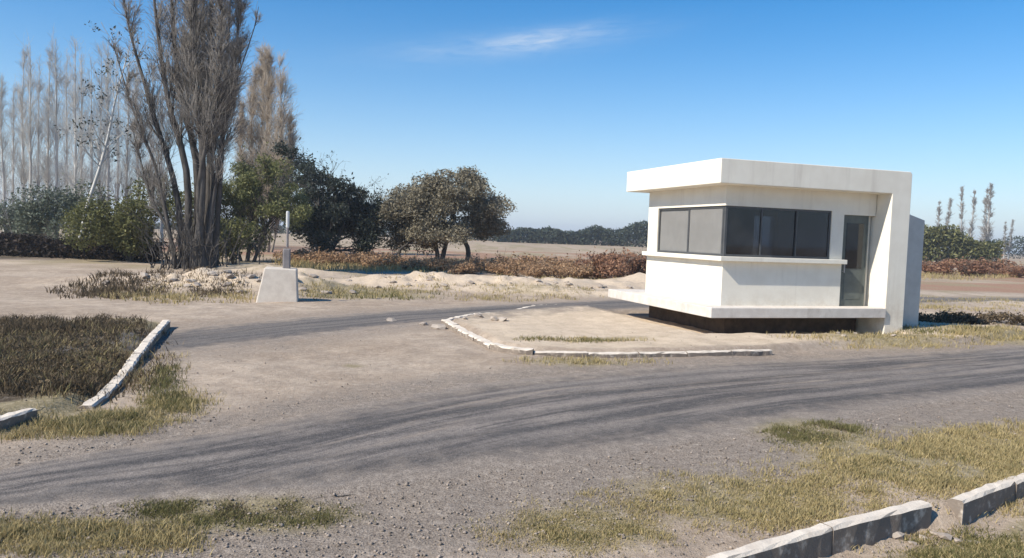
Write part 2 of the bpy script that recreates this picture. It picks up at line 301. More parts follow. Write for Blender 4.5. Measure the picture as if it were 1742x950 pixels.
M['lf_green'] = m_leaf('green_leaves', (.16, .16, .062), (.11, .115, .045), (.26, .25, .115)); M['lf_olive'] = m_leaf('olive_leaves', (.20, .205, .085), (.14, .15, .062), (.28, .275, .125))
M['lf_dark'] = m_leaf('dark_leaves', (.060, .072, .052), (.040, .050, .040), (.14, .15, .135)); M['lf_brown'] = m_leaf('brown_green_leaves', (.27, .235, .165), (.195, .173, .122), (.37, .325, .235))
M['lf_red'] = m_leaf('red_brown_leaves', (.31, .17, .105), (.22, .12, .078), (.40, .25, .16)); M['lf_teal'] = m_leaf('grey_green_leaves', (.16, .185, .135), (.11, .13, .095), (.24, .26, .20)); M['lf_far'] = m_leaf('far_leaves', (.060, .078, .052), (.045, .058, .042), (.10, .11, .07))
M['lf_brush'] = m_leaf('dry_brush', (.40, .26, .15), (.30, .185, .11), (.52, .37, .23)); M['lf_hedge'] = m_leaf('hedge_leaves', (.040, .030, .024), (.026, .020, .018), (.075, .055, .042))

# ------------------------------------------------------------------ ground and roads
def axis(lo, hi, d0, d1, step, grow=1.12):
    a = list(np.arange(d0, d1, step)); s = step; v = d0; L = []
    while v > lo: s *= grow; v -= s; L.append(v)
    s = step; v = a[-1]; Rr = []
    while v < hi: s *= grow; v += s; Rr.append(v)
    return np.array(L[::-1]+a+Rr)
gx = axis(-1500, 1500, -11, 14, .085); gy = axis(-300, 1500, 3.4, 27, .085)
def masks(x, y):
    dn = kdist(x, y)
    sb = sdf(x, y, BOOTH_POLY); sl_ = sdf(x, y, LEFT_POLY); n1 = vnoise(x, y, 1.4, 21); n2 = vnoise(x, y, .5, 22); n3 = vnoise(x, y, 4.5, 23)
    sand = sst(0, .5, sb)*.85
    for cx, cy, sx, sy, hh in MOUNDS[:4]+MOUNDS[5:]: sand = np.maximum(sand, 1.0*np.exp(-((x-cx)/sx/1.1)**2-((y-cy)/sy/1.3)**2))
    sand = np.maximum(sand, .5*sst(19, 24, y)*(1-sst(33, 42, y))*sst(.4, .75, n3))
    main_d = pdist(x, y, MAIN_NEAR); below = ~inside(x, y, np.vstack([MAIN_FAR, MAIN_NEAR[::-1]])) & (dn > -6)
    grav = (1-sst(.2, 2.3, pdist(x, y, MAIN_NEAR)))*.9+0*x
    grav = np.maximum(grav, (1-sst(.2, 1.6, pdist(x, y, MAIN_FAR)))*.55)
    grav = np.maximum(grav, (1-sst(1.6, 3.0, pdist(x, y, SIDE_C)))*.4)
    grass = np.zeros_like(x)
    for px, py, rx, ry, k in GRASS_BLOBS:
        c = P(px, py); ex = P(px+rx, py); ey = P(px, py-ry); a = np.hypot(*(ex-c)); b = np.hypot(*(ey-c)); e = (ex-c)/a
        dx = (x-c[0])*e[0]+(y-c[1])*e[1]; dy = -(x-c[0])*e[1]+(y-c[1])*e[0]
        grass = np.maximum(grass, k*np.exp(-((dx/a)**2+(dy/b)**2)))
    grass = np.maximum(grass, .8*sst(.12, .4, dn)*(1-sst(7, 12, np.hypot(x, y))))
    grass = np.maximum(grass, .5*sst(26, 36, y)*sst(.45, .7, n1))
    dark = sst(.25, 1.0, sl_)*(.55+.6*(n1-.3)); grass = np.maximum(grass, sst(-.3, .2, sl_)*(1-sst(.4, 1.4, sl_))*.8)
    dark = np.maximum(dark, .8*np.exp(-((x+30)/9)**2-((y-38)/3.0)**2))
    field = sst(32, 48, y); red = sst(36, 42, y)*(1-sst(80, 110, y))*sst(.42, .62, vnoise(x, y*3.0, 14, 31))
    red = np.maximum(red, .9*np.exp(-((x-6.2)/2.6)**2-((y-39)/2.5)**2)); red = np.maximum(red, .9*np.exp(-((x-46)/22)**2-((y-66)/9)**2))
    return dict(sand=np.clip(sand, 0, 1), grav=np.clip(grav, 0, 1), grass=np.clip(grass, 0, 1), dark=np.clip(dark, 0, 1), field=field, red=np.clip(red, 0, 1))
GRASS_BLOBS = [(430, 872, 170, 26, 1.0), (130, 905, 170, 28, .8), (170, 715, 110, 22, .9), (1390, 742, 90, 22, .95), (1000, 890, 140, 36, .8), (1250, 845, 190, 40, .75), (1560, 790, 200, 34, .9), (1680, 755, 120, 24, .8), (980, 618, 110, 9, .6), (1500, 582, 130, 9, .7), (1700, 575, 90, 9, .8), (620, 500, 130, 9, .7), (900, 500, 110, 7, .4), (300, 690, 60, 18, .6), (60, 560, 90, 10, .7), (1040, 585, 120, 4, .5), (600, 622, 30, 5, .6)]
XX, YY = np.meshgrid(gx, gy); xf = XX.ravel(); yf = YY.ravel()
nx, ny = len(gx), len(gy); ii = (np.arange(ny-1)[:, None]*nx+np.arange(nx-1)[None, :]).ravel()
me = fastmesh('ground', np.stack([xf, yf, hgt(xf, yf)], -1), np.stack([ii, ii+1, ii+nx+1, ii+nx], -1), True)
for k, v in masks(xf, yf).items(): attr(me, k, v)
setp(link('ground', me, M['earth']), kind='structure')
def resample(p, n):
    s = np.r_[0, np.cumsum(np.hypot(*np.diff(p, axis=0).T))]; u = np.linspace(0, s[-1], n); return np.stack([np.interp(u, s, p[:, 0]), np.interp(u, s, p[:, 1])], -1), u
def road(name, A, B, mat, lift, n=260, m=26):
    A, ua = resample(A, n); B, ub = resample(B, n); w = np.linspace(0, 1, m)
    G = A[:, None]*(1-w)[None, :, None]+B[:, None]*w[None, :, None]; wd = np.hypot(*(A-B).T)
    x = G[..., 0].ravel(); y = G[..., 1].ravel(); e = np.minimum(w, 1-w)[None, :]*wd[:, None]
    z = hgt(x, y)+lift-.03*(1-sst(0, .12, e.ravel()))
    i = (np.arange(n-1)[:, None]*m+np.arange(m-1)[None, :]).ravel(); Fq = np.stack([i, i+m, i+m+1, i+1], -1)
    me = fastmesh(name, np.stack([x, y, z], -1), Fq, True)
    uvs = np.stack([np.broadcast_to(ua[:, None], (n, m)).ravel(), (w[None, :]*wd[:, None]).ravel()], -1)
    ul = me.uv_layers.new(name='UVMap'); ul.data.foreach_set('uv', uvs[Fq.ravel()].astype(np.float32).ravel())
    attr(me, 'across', np.broadcast_to(w[None, :], (n, m)).ravel()); attr(me, 'edge', np.clip((e/np.minimum(1.1, .38*wd)[:, None]).ravel(), 0, 1))
    for k, v in masks(x, y).items(): attr(me, k, v)
    if me.polygons[0].normal.z < 0: me.flip_normals()
    return setp(link(name, me, mat), kind='structure')
road('main_road', MAIN_FAR, MAIN_NEAR, M['main'], .022)
tg = np.gradient(SIDE_C, axis=0); tg /= np.hypot(*tg.T)[:, None]; nn = np.stack([-tg[:, 1], tg[:, 0]], -1); hw = np.linspace(1.2, 1.7, len(SIDE_C))[:, None]
road('side_road', SIDE_C+nn*hw, SIDE_C-nn*hw, M['side'], .018, 240, 22)

# ------------------------------------------------------------------ kerbs
def kerb(name, path, wid, top, depth, gap=.012, seg=.9, jit=.01, rag=0.0, skip=(), top0=None):
    root = setp(empty(name, (*path[0], hg(*path[0]))), kind='structure')
    L, u = resample(path, max(2, int(np.hypot(*np.diff(path, axis=0).T).sum()/.06)))
    tot = u[-1]; ns = max(1, int(round(tot/seg)))
    for k in range(ns):
        if k in skip: continue
        a = tot*k/ns+gap/2; b = tot*(k+1)/ns-gap/2; q = np.linspace(a, b, 10); px = np.interp(q, u, L[:, 0]); py = np.interp(q, u, L[:, 1])
        tx = np.gradient(px); ty = np.gradient(py); l = np.hypot(tx, ty); n = np.stack([-ty/l, tx/l], -1); V = []
        dz = random.uniform(-jit, jit); off = random.uniform(-jit, jit)*.7; tilt = random.uniform(-jit, jit)*.6
        for i in range(10):
            g = hg(px[i], py[i]); base = min(g, 0)-depth
            f_ = q[i]/tot; tz = (top if top0 is None else top0+(top-top0)*min(1, f_*1.8))+dz+(i-4.5)/4.5*tilt
            for s, z in ((-.5, base), (-.5, tz-.02), (-.5+.02/wid, tz), (.5-.02/wid, tz), (.5, tz-.02), (.5, base)):
                r = rag*(random.random()-.5); V.append((px[i]+n[i, 0]*(s*wid+off+r)-path[0][0], py[i]+n[i, 1]*(s*wid+off+r)-path[0][1], z+rag*.6*(random.random()-.5)-root.location.z))
        Fq = []
        for i in range(9):
            for j in range(6): Fq.append((i*6+j, i*6+(j+1) % 6, (i+1)*6+(j+1) % 6, (i+1)*6+j))
        mm = bpy.data.meshes.new('kerb_stone'); mm.from_pydata(V, [], Fq+[tuple(range(6)), tuple(range(54, 60))[::-1]]); bm = bmesh.new(); bm.from_mesh(mm); bmesh.ops.recalc_face_normals(bm, faces=bm.faces); bm.to_mesh(mm); bm.free()
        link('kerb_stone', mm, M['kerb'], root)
    return root
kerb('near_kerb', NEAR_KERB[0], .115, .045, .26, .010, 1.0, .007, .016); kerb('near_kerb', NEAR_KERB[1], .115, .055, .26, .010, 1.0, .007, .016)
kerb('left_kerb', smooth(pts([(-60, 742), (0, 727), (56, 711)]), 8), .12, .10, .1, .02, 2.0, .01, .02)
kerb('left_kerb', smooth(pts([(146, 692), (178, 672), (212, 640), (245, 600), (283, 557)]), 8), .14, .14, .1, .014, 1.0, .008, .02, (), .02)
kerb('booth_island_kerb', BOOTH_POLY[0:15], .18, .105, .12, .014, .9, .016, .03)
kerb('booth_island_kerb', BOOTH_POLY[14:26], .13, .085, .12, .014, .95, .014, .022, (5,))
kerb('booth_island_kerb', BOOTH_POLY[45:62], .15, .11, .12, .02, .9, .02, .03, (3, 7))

# ------------------------------------------------------------------ the booth
A18 = R(18); BC = (4.59, 16.7); booth = setp(empty('guard_booth', (*BC, 0), A18), 'small white flat-roofed guard booth with wrap-around windows on a raised slab', 'booth')
FZ, SO, RT, SL, WT = .62, 3.25, 3.77, 1.60, 2.81
Wm = M['white']
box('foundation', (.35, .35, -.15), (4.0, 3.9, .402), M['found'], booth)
prism('floor_slab', [(-.55, -.5), (4.06, -.5), (4.06, 4.6), (-.55, 4.6)], .40, FZ, M['slab'], booth, .012)
each([('wall', (0, 0, FZ-.002), (3.17, .15, SL)), ('lintel', (0, 0, WT), (4.06, .15, SO+.002)), ('pier', (2.83, .002, SL), (3.17, .148, WT)), ('lintel', (3.17, .002, 2.74), (4.06, .148, WT)),
      ('wall', (.0, .15, FZ-.002), (.15, 3.35, SL)), ('lintel', (.0, .15, WT), (.15, 3.35, SO+.002)), ('pier', (.002, 3.0, SL), (.148, 3.35, WT)),
      ('wall', (.0, 3.35, FZ-.002), (4.06, 3.5, SL)), ('lintel', (0, 3.35, WT), (4.06, 3.5, SO+.002)), ('pier', (.0, 3.352, SL), (3.12, 3.498, WT)), ('pier', (3.86, 3.352, SL), (4.06, 3.498, WT))], Wm, booth)
box('side_wall', (3.91, .15, FZ-.002), (4.06, 3.35, SO+.002), Wm, booth)
prism('window_sill', [(-.15, -.15), (3.2, -.15), (3.2, .02), (.02, .02), (.02, 3.5), (-.15, 3.5)], SL, SL+.10, Wm, booth, .008)
prism('window_sill', [(3.08, 3.48), (3.9, 3.48), (3.9, 3.62), (3.08, 3.62)], SL-.06, SL, Wm, booth, .008)
bm = bmesh.new(); prof = [(-.45, SO), (4.08, SO), (4.08, -.2), (4.62, -.2), (4.62, RT-.05), (4.57, RT), (-.45, RT)]
a = [bm.verts.new((u, -.45, z)) for u, z in prof]; b = [bm.verts.new((u, 3.95, z)) for u, z in prof]; bm.faces.new(a); bm.faces.new(b[::-1])
for k in range(len(prof)): bm.faces.new((a[k], b[k], b[(k+1) % len(prof)], a[(k+1) % len(prof)]))
bmesh.ops.recalc_face_normals(bm, faces=bm.faces); bmesh.ops.bevel(bm, geom=list(bm.edges), offset=.012, segments=2, affect='EDGES', profile=.5)
me = bpy.data.meshes.new('roof_shell'); bm.to_mesh(me); bm.free(); roof = link('roof_shell', me, Wm, booth)
prism('roof_gravel', [(-.3, -.3), (3.9, -.3), (3.9, 3.8), (-.3, 3.8)], RT-.01, RT+.006, M['rock'], roof)
prism('side_wing', [(4.62, .02), (5.56, .02), (5.56, .22), (4.62, .22)], -.2, [2.95, 2.70, 2.70, 2.95], M['greyp'], booth, .01)
box('ceiling', (.15, .15, SO-.04), (3.91, 3.35, SO-.004), M['inner'], booth)
def window(lo, hi, axis_, n, fixed, gm='glass', mw=.03):                      # a glazed frame in the plane fixed; n panes
    a0, z0 = lo; a1, z1 = hi; fw = .05
    f = lambda a, b, za, zb, d0, d1: (((a, fixed+d0, za), (b, fixed+d1, zb)) if axis_ == 'u' else ((fixed+d0, a, za), (fixed+d1, b, zb)))
    bars = [f(a0, a1, z0, z0+fw, 0, .07), f(a0, a1, z1-fw, z1, 0, .07), f(a0, a0+fw, z0+fw, z1-fw, .002, .068), f(a1-fw, a1, z0+fw, z1-fw, .002, .068)]
    for k in range(1, n):
        c = a0+(a1-a0)*k/n; bars.append(f(c-mw, c+mw, z0+fw, z1-fw, .002, .068))
    w = boxes('window', bars, M['frame'], booth)
    for k in range(n):
        p = a0+(a1-a0)*k/n; q = a0+(a1-a0)*(k+1)/n; d = .02+.018*(k % 2)
        box('pane', *f(p+.03, q-.03, z0+.03, z1-.03, d, d+.006), M[gm], w)
    return w
window((.035, SL+.10), (2.832, WT+.002), 'u', 3, .03, 'glass', .016)
window((.105, SL+.10), (3.002, WT+.002), 'v', 2, .03, 'dusty')
window((3.12, SL), (3.86, WT), 'u', 1, 3.40, 'clear')
for q in range(2): box('blind', (.115, .16+q*1.42, SL+.11), (.125, 1.55+q*1.42, WT-.01), M['blind'], booth)
door = boxes('door', [((3.17, .04, FZ), (3.21, .10, 2.742)), ((3.87, .04, FZ), (3.91, .10, 2.742)), ((3.21, .042, 2.69), (3.87, .098, 2.742)), ((3.205, .05, FZ), (3.875, .09, 2.695))], M['door'], booth, .004)
box('pane', (3.30, .043, 1.50), (3.78, .051, 2.55), M['glass'], door); box('panel', (3.30, .042, FZ+.16), (3.78, .052, 1.38), M['door'], door, .006)
boxes('handle', [((3.245, .005, 1.42), (3.265, .052, 1.44)), ((3.245, .005, 1.60), (3.265, .052, 1.62)), ((3.245, -.012, 1.40), (3.265, .008, 1.64))], M['alu'], door)
box('floor', (.15, .15, FZ-.001), (3.91, 3.35, FZ+.012), M['desk'], booth)
counter = boxes('counter', [((.16, .16, 1.30), (3.0, .65, 1.34)), ((.16, .65, 1.30), (.6, 3.2, 1.34)), ((.2, .2, FZ+.012), (.24, .6, 1.30)), ((2.9, .2, FZ+.012), (2.94, .6, 1.30)), ((.2, 3.1, FZ+.012), (.55, 3.14, 1.30))], M['desk'], booth)

# ------------------------------------------------------------------ lamp on its plinth
mp = P(474, 512); mr = empty('lamp_pillar', (*mp, hg(*mp)-.03), R(14)); setp(mr, 'whitewashed sloping block plinth carrying a grey post with a small white tube lantern', 'lamp pillar')
bm = bmesh.new(); lo_ = [bm.verts.new(v) for v in ((-.58, -.50, -.12), (.52, -.50, -.12), (.52, .50, -.12), (-.58, .50, -.12))]; hi_ = [bm.verts.new(v) for v in ((-.36, -.36, .93), (.47, -.36, .90), (.47, .38, .90), (-.36, .38, .93))]
bm.faces.new(lo_[::-1]); bm.faces.new(hi_)
for k in range(4): bm.faces.new((lo_[k], lo_[(k+1) % 4], hi_[(k+1) % 4], hi_[k]))
bmesh.ops.bevel(bm, geom=list(bm.edges), offset=.03, segments=2, affect='EDGES', profile=.5); me = bpy.data.meshes.new('plinth'); bm.to_mesh(me); bm.free(); link('plinth', me, M['plinth'], mr)
def lathe(name, prof, mat, parent, n=14, off=(0, 0)):
    V = []; Fq = []
    for r, z in prof:
        for k in range(n): V.append((off[0]+r*math.cos(k*2*math.pi/n), off[1]+r*math.sin(k*2*math.pi/n), z))
    for i in range(len(prof)-1):
        for k in range(n): Fq.append((i*n+k, i*n+(k+1) % n, (i+1)*n+(k+1) % n, (i+1)*n+k))
    mm = bpy.data.meshes.new(name); mm.from_pydata(V, [], Fq+[tuple(range(n))[::-1], tuple(range((len(prof)-1)*n, len(prof)*n))])
    return link(name, mm, mat, parent)
ox = (.14, 0)
box('post_base', (.09, -.10, .88), (.29, .10, 1.44), M['stone'], mr, .03)
lathe('post', [(.035, 1.48), (.03, 2.02)], M['stone'], mr, 10, (.2, 0))
lathe('lantern', [(.03, 2.0), (.045, 2.03), (.046, 2.42), (.035, 2.46)], M['lamp'], mr, 10, (.2, 0))

# ------------------------------------------------------------------ trees
def tubes(Pt, Rd, sides):
    N, K, _ = Pt.shape; T = np.gradient(Pt, axis=1); T /= np.linalg.norm(T, axis=2, keepdims=True)+1e-9
    ref = np.where(np.abs(T[:, :1, 2:3]) > .9, np.array([1., 0, 0]), np.array([0, 0, 1.]))+np.zeros_like(T)
    U = np.cross(T, ref); U /= np.linalg.norm(U, axis=2, keepdims=True)+1e-9; Vv = np.cross(T, U)
    an = np.arange(sides)*2*math.pi/sides
    ring = Pt[:, :, None]+Rd[:, :, None, None]*(U[:, :, None]*np.cos(an)[None, None, :, None]+Vv[:, :, None]*np.sin(an)[None, None, :, None])
    V = ring.reshape(-1, 3); b = (np.arange(N)[:, None, None]*K+np.arange(K-1)[None, :, None])*sides; j = np.arange(sides)[None, None, :]; j2 = (j+1) % sides
    Fq = np.stack([b+j, b+j2, b+sides+j2, b+sides+j], -1).reshape(-1, 4); return V, Fq
def join(L):
    V = []; Fq = []; o = 0
    for v, f in L: V.append(v); Fq.append(f+o); o += len(v)
    return np.vstack(V), np.vstack(Fq)
def grow(r, PP, PR, n, t0, t1, ang, ln, K, up, wob, rr, lin=True, side=None):
    N, Kp, _ = PP.shape; idx = np.repeat(np.arange(N), n); m = len(idx); t = r.uniform(t0, t1, m)
    f = t*(Kp-1); i0 = np.minimum(f.astype(int), Kp-2); w = (f-i0)[:, None]
    pos = PP[idx, i0]*(1-w)+PP[idx, i0+1]*w; rad = PR[idx, i0]*(1-w[:, 0])+PR[idx, i0+1]*w[:, 0]
    T = PP[idx, i0+1]-PP[idx, i0]; T /= np.linalg.norm(T, axis=1, keepdims=True)
    q = r.normal(size=(m, 3)); q -= (q*T).sum(1, keepdims=True)*T; q /= np.linalg.norm(q, axis=1, keepdims=True)
    a = np.radians(r.uniform(*ang, m))[:, None]; d = T*np.cos(a)+q*np.sin(a)
    plen = np.linalg.norm(np.diff(PP, axis=1), axis=2).sum(1)[idx]
    L = r.uniform(*ln, m)*(plen*(1-.75*t if lin else 1)); out = [pos]
    for k in range(K-1):
        d = d+np.array([0, 0, up])+r.normal(size=(m, 3))*wob; d /= np.linalg.norm(d, axis=1, keepdims=True); pos = pos+d*(L/(K-1))[:, None]; out.append(pos)
    Pn = np.stack(out, 1); r0 = np.minimum(rad*rr, rad*.9); Rn = r0[:, None]*np.linspace(1, .25, K)[None, :]; return Pn, Rn
def leafquads(r, pos, size, n, spread, droop=0.0):
    c = np.repeat(pos, n, 0)+r.normal(size=(len(pos)*n, 3))*spread; m = len(c)
    a = r.normal(size=(m, 3)); a[:, 2] -= droop; a /= np.linalg.norm(a, axis=1, keepdims=True); b = r.normal(size=(m, 3)); b -= (a*b).sum(1, keepdims=True)*a; b /= np.linalg.norm(b, axis=1, keepdims=True)
    s = size*r.uniform(.55, 1.35, m)[:, None]; a = a*s; b = b*s*.5
    V = np.stack([c-a, c+b*.9-a*.1, c+a, c-b*.9+a*.1], 1).reshape(-1, 3); return V, np.arange(m*4).reshape(-1, 4)
def trunkpath(pts_, K=14):
    p = smooth(np.array(pts_, float), 8); s = np.r_[0, np.cumsum(np.linalg.norm(np.diff(p, axis=0), axis=1))]; u = np.linspace(0, s[-1], K)
    return np.stack([np.interp(u, s, p[:, i]) for i in range(3)], -1)
def poplar(name, seed, h, r0, nstem, spread, n1, n2, n3, bark, twig, width, twr=.006, ang=(12, 34), paths=None, radii=None, b0=.12, thin=()):   # bare, upright branches
    r = np.random.default_rng(seed); root = empty(name, (0, 0, 0)); St = []
    for k in range(nstem):
        a = r.uniform(0, 6.28) if nstem < 2 else k*6.28/nstem+r.uniform(-.4, .4); b = r.uniform(.4, 1)*spread*h*.12 if nstem > 1 else 0; hh = h*(1 if k == 0 else r.uniform(.72, .97)); lean = r.uniform(.3, 1)*spread*h*.16 if nstem > 1 else r.uniform(0, .02)*h
        St.append(trunkpath([(math.cos(a)*b, math.sin(a)*b, -.2), (math.cos(a)*(b+lean*.35)+r.normal()*.04*h*.1, math.sin(a)*(b+lean*.35), hh*.35), (math.cos(a)*(b+lean*.8), math.sin(a)*(b+lean*.8)+r.normal()*.05*h*.1, hh*.7), (math.cos(a)*(b+lean), math.sin(a)*(b+lean), hh)]))
    if paths: St = [trunkpath(p) for p in paths]
    SP = np.array(St); nstem = len(SP); SR = (r0 if radii is None else np.array(radii)[:, None])*r.uniform(.8, 1.0, nstem)[:, None]*np.r_[1.9, 1.25, np.linspace(1, .12, 12)][None, :]; SR[0] *= 1.15
    for q in range(len(SP)): link('trunk', fastmesh('trunk', *tubes(SP[q:q+1], SR[q:q+1], 9), True), bark, root)
    B1, R1 = grow(r, SP, SR, n1, b0, .96, ang, (.22*width, .42*width), 7, .16, .07, .42)
    if thin: kp = (r.random(len(B1)) < .42) | ~np.isin(np.arange(len(B1))//n1, thin); B1, R1 = B1[kp], R1[kp]
    B2, R2 = grow(r, B1, R1, n2, .15, .95, (14, 46), (.35, .85), 5, .10, .10, .5, False)
    link('branches', fastmesh('branches', *join([tubes(B1, np.maximum(R1, twr*1.4), 5), tubes(B2, np.maximum(R2, twr), 3)]), True), bark, root)
    B3, R3 = grow(r, B2, R2, n3, .1, 1, (14, 50), (.45, 1.0), 4, .07, .1, .55, False)
    link('twigs', fastmesh('twigs', *tubes(B3, np.maximum(R3, twr*.75), 3)), twig, root); return root
def leafy(name, seed, tp, r0, n1, l1, a1, up1, n2, l2, leaf, size, nl, spread, bark, lmat, t0=.35, droop=0.0, n3=3, lobe=None):
    r = np.random.default_rng(seed); root = empty(name, (0, 0, 0)); SP = np.array([trunkpath(p) for p in tp]); SR = np.array(r0)[:, None]*np.r_[1.3, np.linspace(1, .25, 13)][None, :]
    B1, R1 = grow(r, SP, SR, n1, t0, 1, a1, l1, 7, up1, .13, .6, False); B2, R2 = grow(r, B1, R1, n2, .25, 1, (20, 65), l2, 5, .03, .16, .6, False); B3, R3 = grow(r, B2, R2, n3, .3, 1, (20, 70), (.35, .7), 4, 0, .2, .6, False)
    for q in range(len(SP)): link('trunk', fastmesh('trunk', *tubes(SP[q:q+1], SR[q:q+1], 9), True), bark, root)
    link('branches', fastmesh('branches', *join([tubes(B1, np.maximum(R1, .015), 5), tubes(B2, np.maximum(R2, .008), 4), tubes(B3, np.maximum(R3, .006), 3)]), True), bark, root)
    e = np.concatenate([B3[:, 1:].reshape(-1, 3), B2[:, 3:].reshape(-1, 3)]); keep = r.random(len(e)) < leaf
    if lobe:
        nl_, rad, cnt = lobe; cs = np.concatenate([B1[:, -1], B1[:, -3], B2[:, -1]]); cs = cs[r.permutation(len(cs))[:nl_]]; d = r.normal(size=(nl_, cnt, 3)); d /= np.linalg.norm(d, axis=2, keepdims=True)
        q = cs[:, None]+d*(r.uniform(.25, 1, (nl_, cnt, 1))**.45)*rad*r.uniform(.6, 1.25, (nl_, 1, 1))*np.array([1.1, 1, .72]); e = np.concatenate([e, q.reshape(-1, 3)]); keep = np.concatenate([keep, np.ones(nl_*cnt, bool)])
    link('crown', fastmesh('crown', *leafquads(r, e[keep], size, nl, spread, droop)), lmat, root); return root
def blobbush(name, seed, w, h, n, size, mat, bark, dead=0, lob=7):              # a bush: lobes of leaves on branching stems
    r = np.random.default_rng(seed); root = empty(name, (0, 0, 0)); k = 9; St = []
    for i in range(k):
        a = r.uniform(0, 6.28); q = r.uniform(.2, .8)*w*.5; St.append(trunkpath([(0, 0, -.1), (math.cos(a)*q*.4, math.sin(a)*q*.4, h*.35), (math.cos(a)*q, math.sin(a)*q, h*r.uniform(.6, .95))]))
    SP = np.array(St); SR = .03*h*np.linspace(1, .2, 14)[None, :]+np.zeros((k, 1)); B, Rb = grow(r, SP, SR, 10, .2, 1, (20, 60), (.15, .4), 5, .05, .15, .6, False)
    link('stems', fastmesh('stems', *join([tubes(SP, SR*.6, 5), tubes(B, np.maximum(Rb*.5, .006), 3)]), True), bark, root)
    cs = np.stack([r.normal(size=lob)*w*.24, r.normal(size=lob)*w*.2, r.uniform(.3, .8, lob)*h], -1); P_ = []
    for c in cs:
        m = n//lob; d = r.normal(size=(m, 3)); d /= np.linalg.norm(d, axis=1, keepdims=True); rad = r.uniform(.35, 1, m)**.5; P_.append(c+d*rad[:, None]*np.array([w*.22, w*.2, h*.24])*r.uniform(.7, 1.2))
    P_ = np.vstack(P_+[B[:, 1:].reshape(-1, 3)]); P_ = P_[P_[:, 2] > 0.02]; P_ += r.normal(size=P_.shape)*size*.8
    link('foliage', fastmesh('foliage', *leafquads(r, P_, size, 1, size*.4)), mat, root); return root
def place(o, px, Y, sink=.05, py=None, sc=1.0, rz=0.0, flat=1.0):
    x = PD(px, 420, Y)[0]; o.location = (x, Y, hg(x, Y)-sink); o.scale = (sc*flat, sc*flat, sc); o.rotation_euler = (0, 0, rz); return o
def top_h(px, py, Y): return PD(px, py, Y)[2]

# the big many-stemmed bare poplar
BX = PD(335, 420, 33)[0]
def stem(dy, *L): return [tuple(PD(a, b, 33+dy*(455-b)/450)-np.array([BX, 33, 0])) if k else (PD(a, b, 33)[0]-BX, dy*.25, -.25) for k, (a, b) in enumerate(L)]
paths = [stem(.4, (312, 455), (300, 330), (262, 200), (217, 40), (205, -60)), stem(-.6, (322, 455), (318, 300), (285, 170), (262, 0), (255, -120)), stem(.9, (330, 455), (335, 290), (305, 150), (292, 0), (290, -150)), stem(-1.0, (338, 455), (345, 280), (330, 120), (330, -150)),
         stem(.3, (348, 455), (356, 300), (358, 120), (360, -150)), stem(1.2, (358, 455), (375, 300), (384, 130), (398, -80)), stem(-.5, (346, 455), (378, 250), (403, 140), (430, 60), (440, 15)), stem(-.9, (306, 455), (268, 300), (226, 190), (190, 70)), stem(.8, (298, 455), (288, 400), (254, 330), (220, 200)), stem(-1.4, (352, 455), (338, 320), (372, 150), (378, -60)), stem(1.4, (326, 455), (352, 330), (318, 180), (342, -100)), stem(.2, (340, 455), (362, 320), (346, 150), (346, -130)), stem(-.2, (354, 455), (368, 300), (394, 160), (412, -20))]
big = poplar('bare_poplar', 11, 15.5, .2, 9, 1, 36, 9, 7, M['barkd'], M['twigb'], .44, .0085, (8, 28), paths, [.15, .17, .18, .19, .18, .16, .11, .11, .08, .13, .13, .13, .11], .30, (0, 1, 6, 7, 8)); place(big, 335, 33)
setp(big, 'huge many-stemmed bare poplar with dark trunks rising from the dirt bank', 'tree')
# columnar poplar behind
CX = PD(450, 420, 60)[0]
cpaths = [[tuple(PD(a, b, 60+dy)-np.array([CX, 60, 0])) if k else (PD(a, b, 60)[0]-CX, dy*.3, -.25) for k, (a, b) in enumerate(L)] for dy, L in ((0, ((448, 430), (450, 300), (456, 180), (458, 82))), (.8, ((440, 430), (430, 300), (428, 200), (436, 112))), (-.8, ((456, 430), (472, 300), (478, 200), (476, 105))), (1.2, ((452, 430), (445, 300), (446, 190), (448, 95))), (-.5, ((444, 430), (415, 310), (410, 235), (414, 180))), (.4, ((460, 430), (486, 320), (494, 250), (492, 200))))]
col = poplar('bare_poplar', 12, 16.6, .12, 6, .5, 46, 9, 8, M['barkt'], M['twigt'], .58, .010, (6, 20), cpaths, [.14, .1, .1, .1, .08, .08]); place(col, 450, 60)
setp(col, 'single columnar poplar with a dense tan crown rising behind the olive green tree', 'tree')
# the row of pale bare poplars
protos = [poplar('bare_poplar', 20+i, 16, .13, 1, 0, (30, 40, 24, 34, 28)[i], 7, 6, M['barkp'], M['twigp'], (.62, .5, .7, .55, .62)[i], .008, (5, 16)) for i in range(5)]
row = [(-120, 150, 66), (-70, 110, 62), (-25, 120, 70), (8, 130, 60), (24, 150, 68), (38, 95, 64), (50, 85, 62), (66, 120, 72), (82, 95, 64), (96, 75, 62), (112, 110, 70), (126, 85, 60), (140, 100, 70), (154, 120, 74), (168, 95, 66), (184, 80, 62), (200, 120, 75), (216, 100, 68), (236, 110, 66), (256, 120, 72), (275, 130, 70)]
for i, (px, py, Y) in enumerate(row):
    o = protos[i] if i < 5 else copy_tree(protos[(i*3+i//4) % 5]); hh = top_h(px, py, Y); place(o, px, Y, sc=hh/15.6, rz=i*1.7, flat=.9)
    setp(o, 'slender bare poplar with pale bark in the long row behind the dark hedge', 'tree', 'row of pale bare poplars')
# leaning pale tree
Y = 40.0; base = PD(128, 425, Y); pp = [PD(a, b, Y)-np.array([base[0], Y, 0]) for a, b in ((150, 345), (165, 300), (182, 240), (196, 170), (216, 96))]
lean = leafy('leaning_tree', 31, [[(0, 0, -.2)]+[tuple(p) for p in pp]], [.11], 16, (.10, .2), (25, 60), .08, 4, (.3, .5), .35, .09, 2, .10, M['barkp'], M['lf_dark'], .45); place(lean, 128, Y)
setp(lean, 'thin leaning tree with white bark and a few dark leaf clumps at its tip', 'tree')
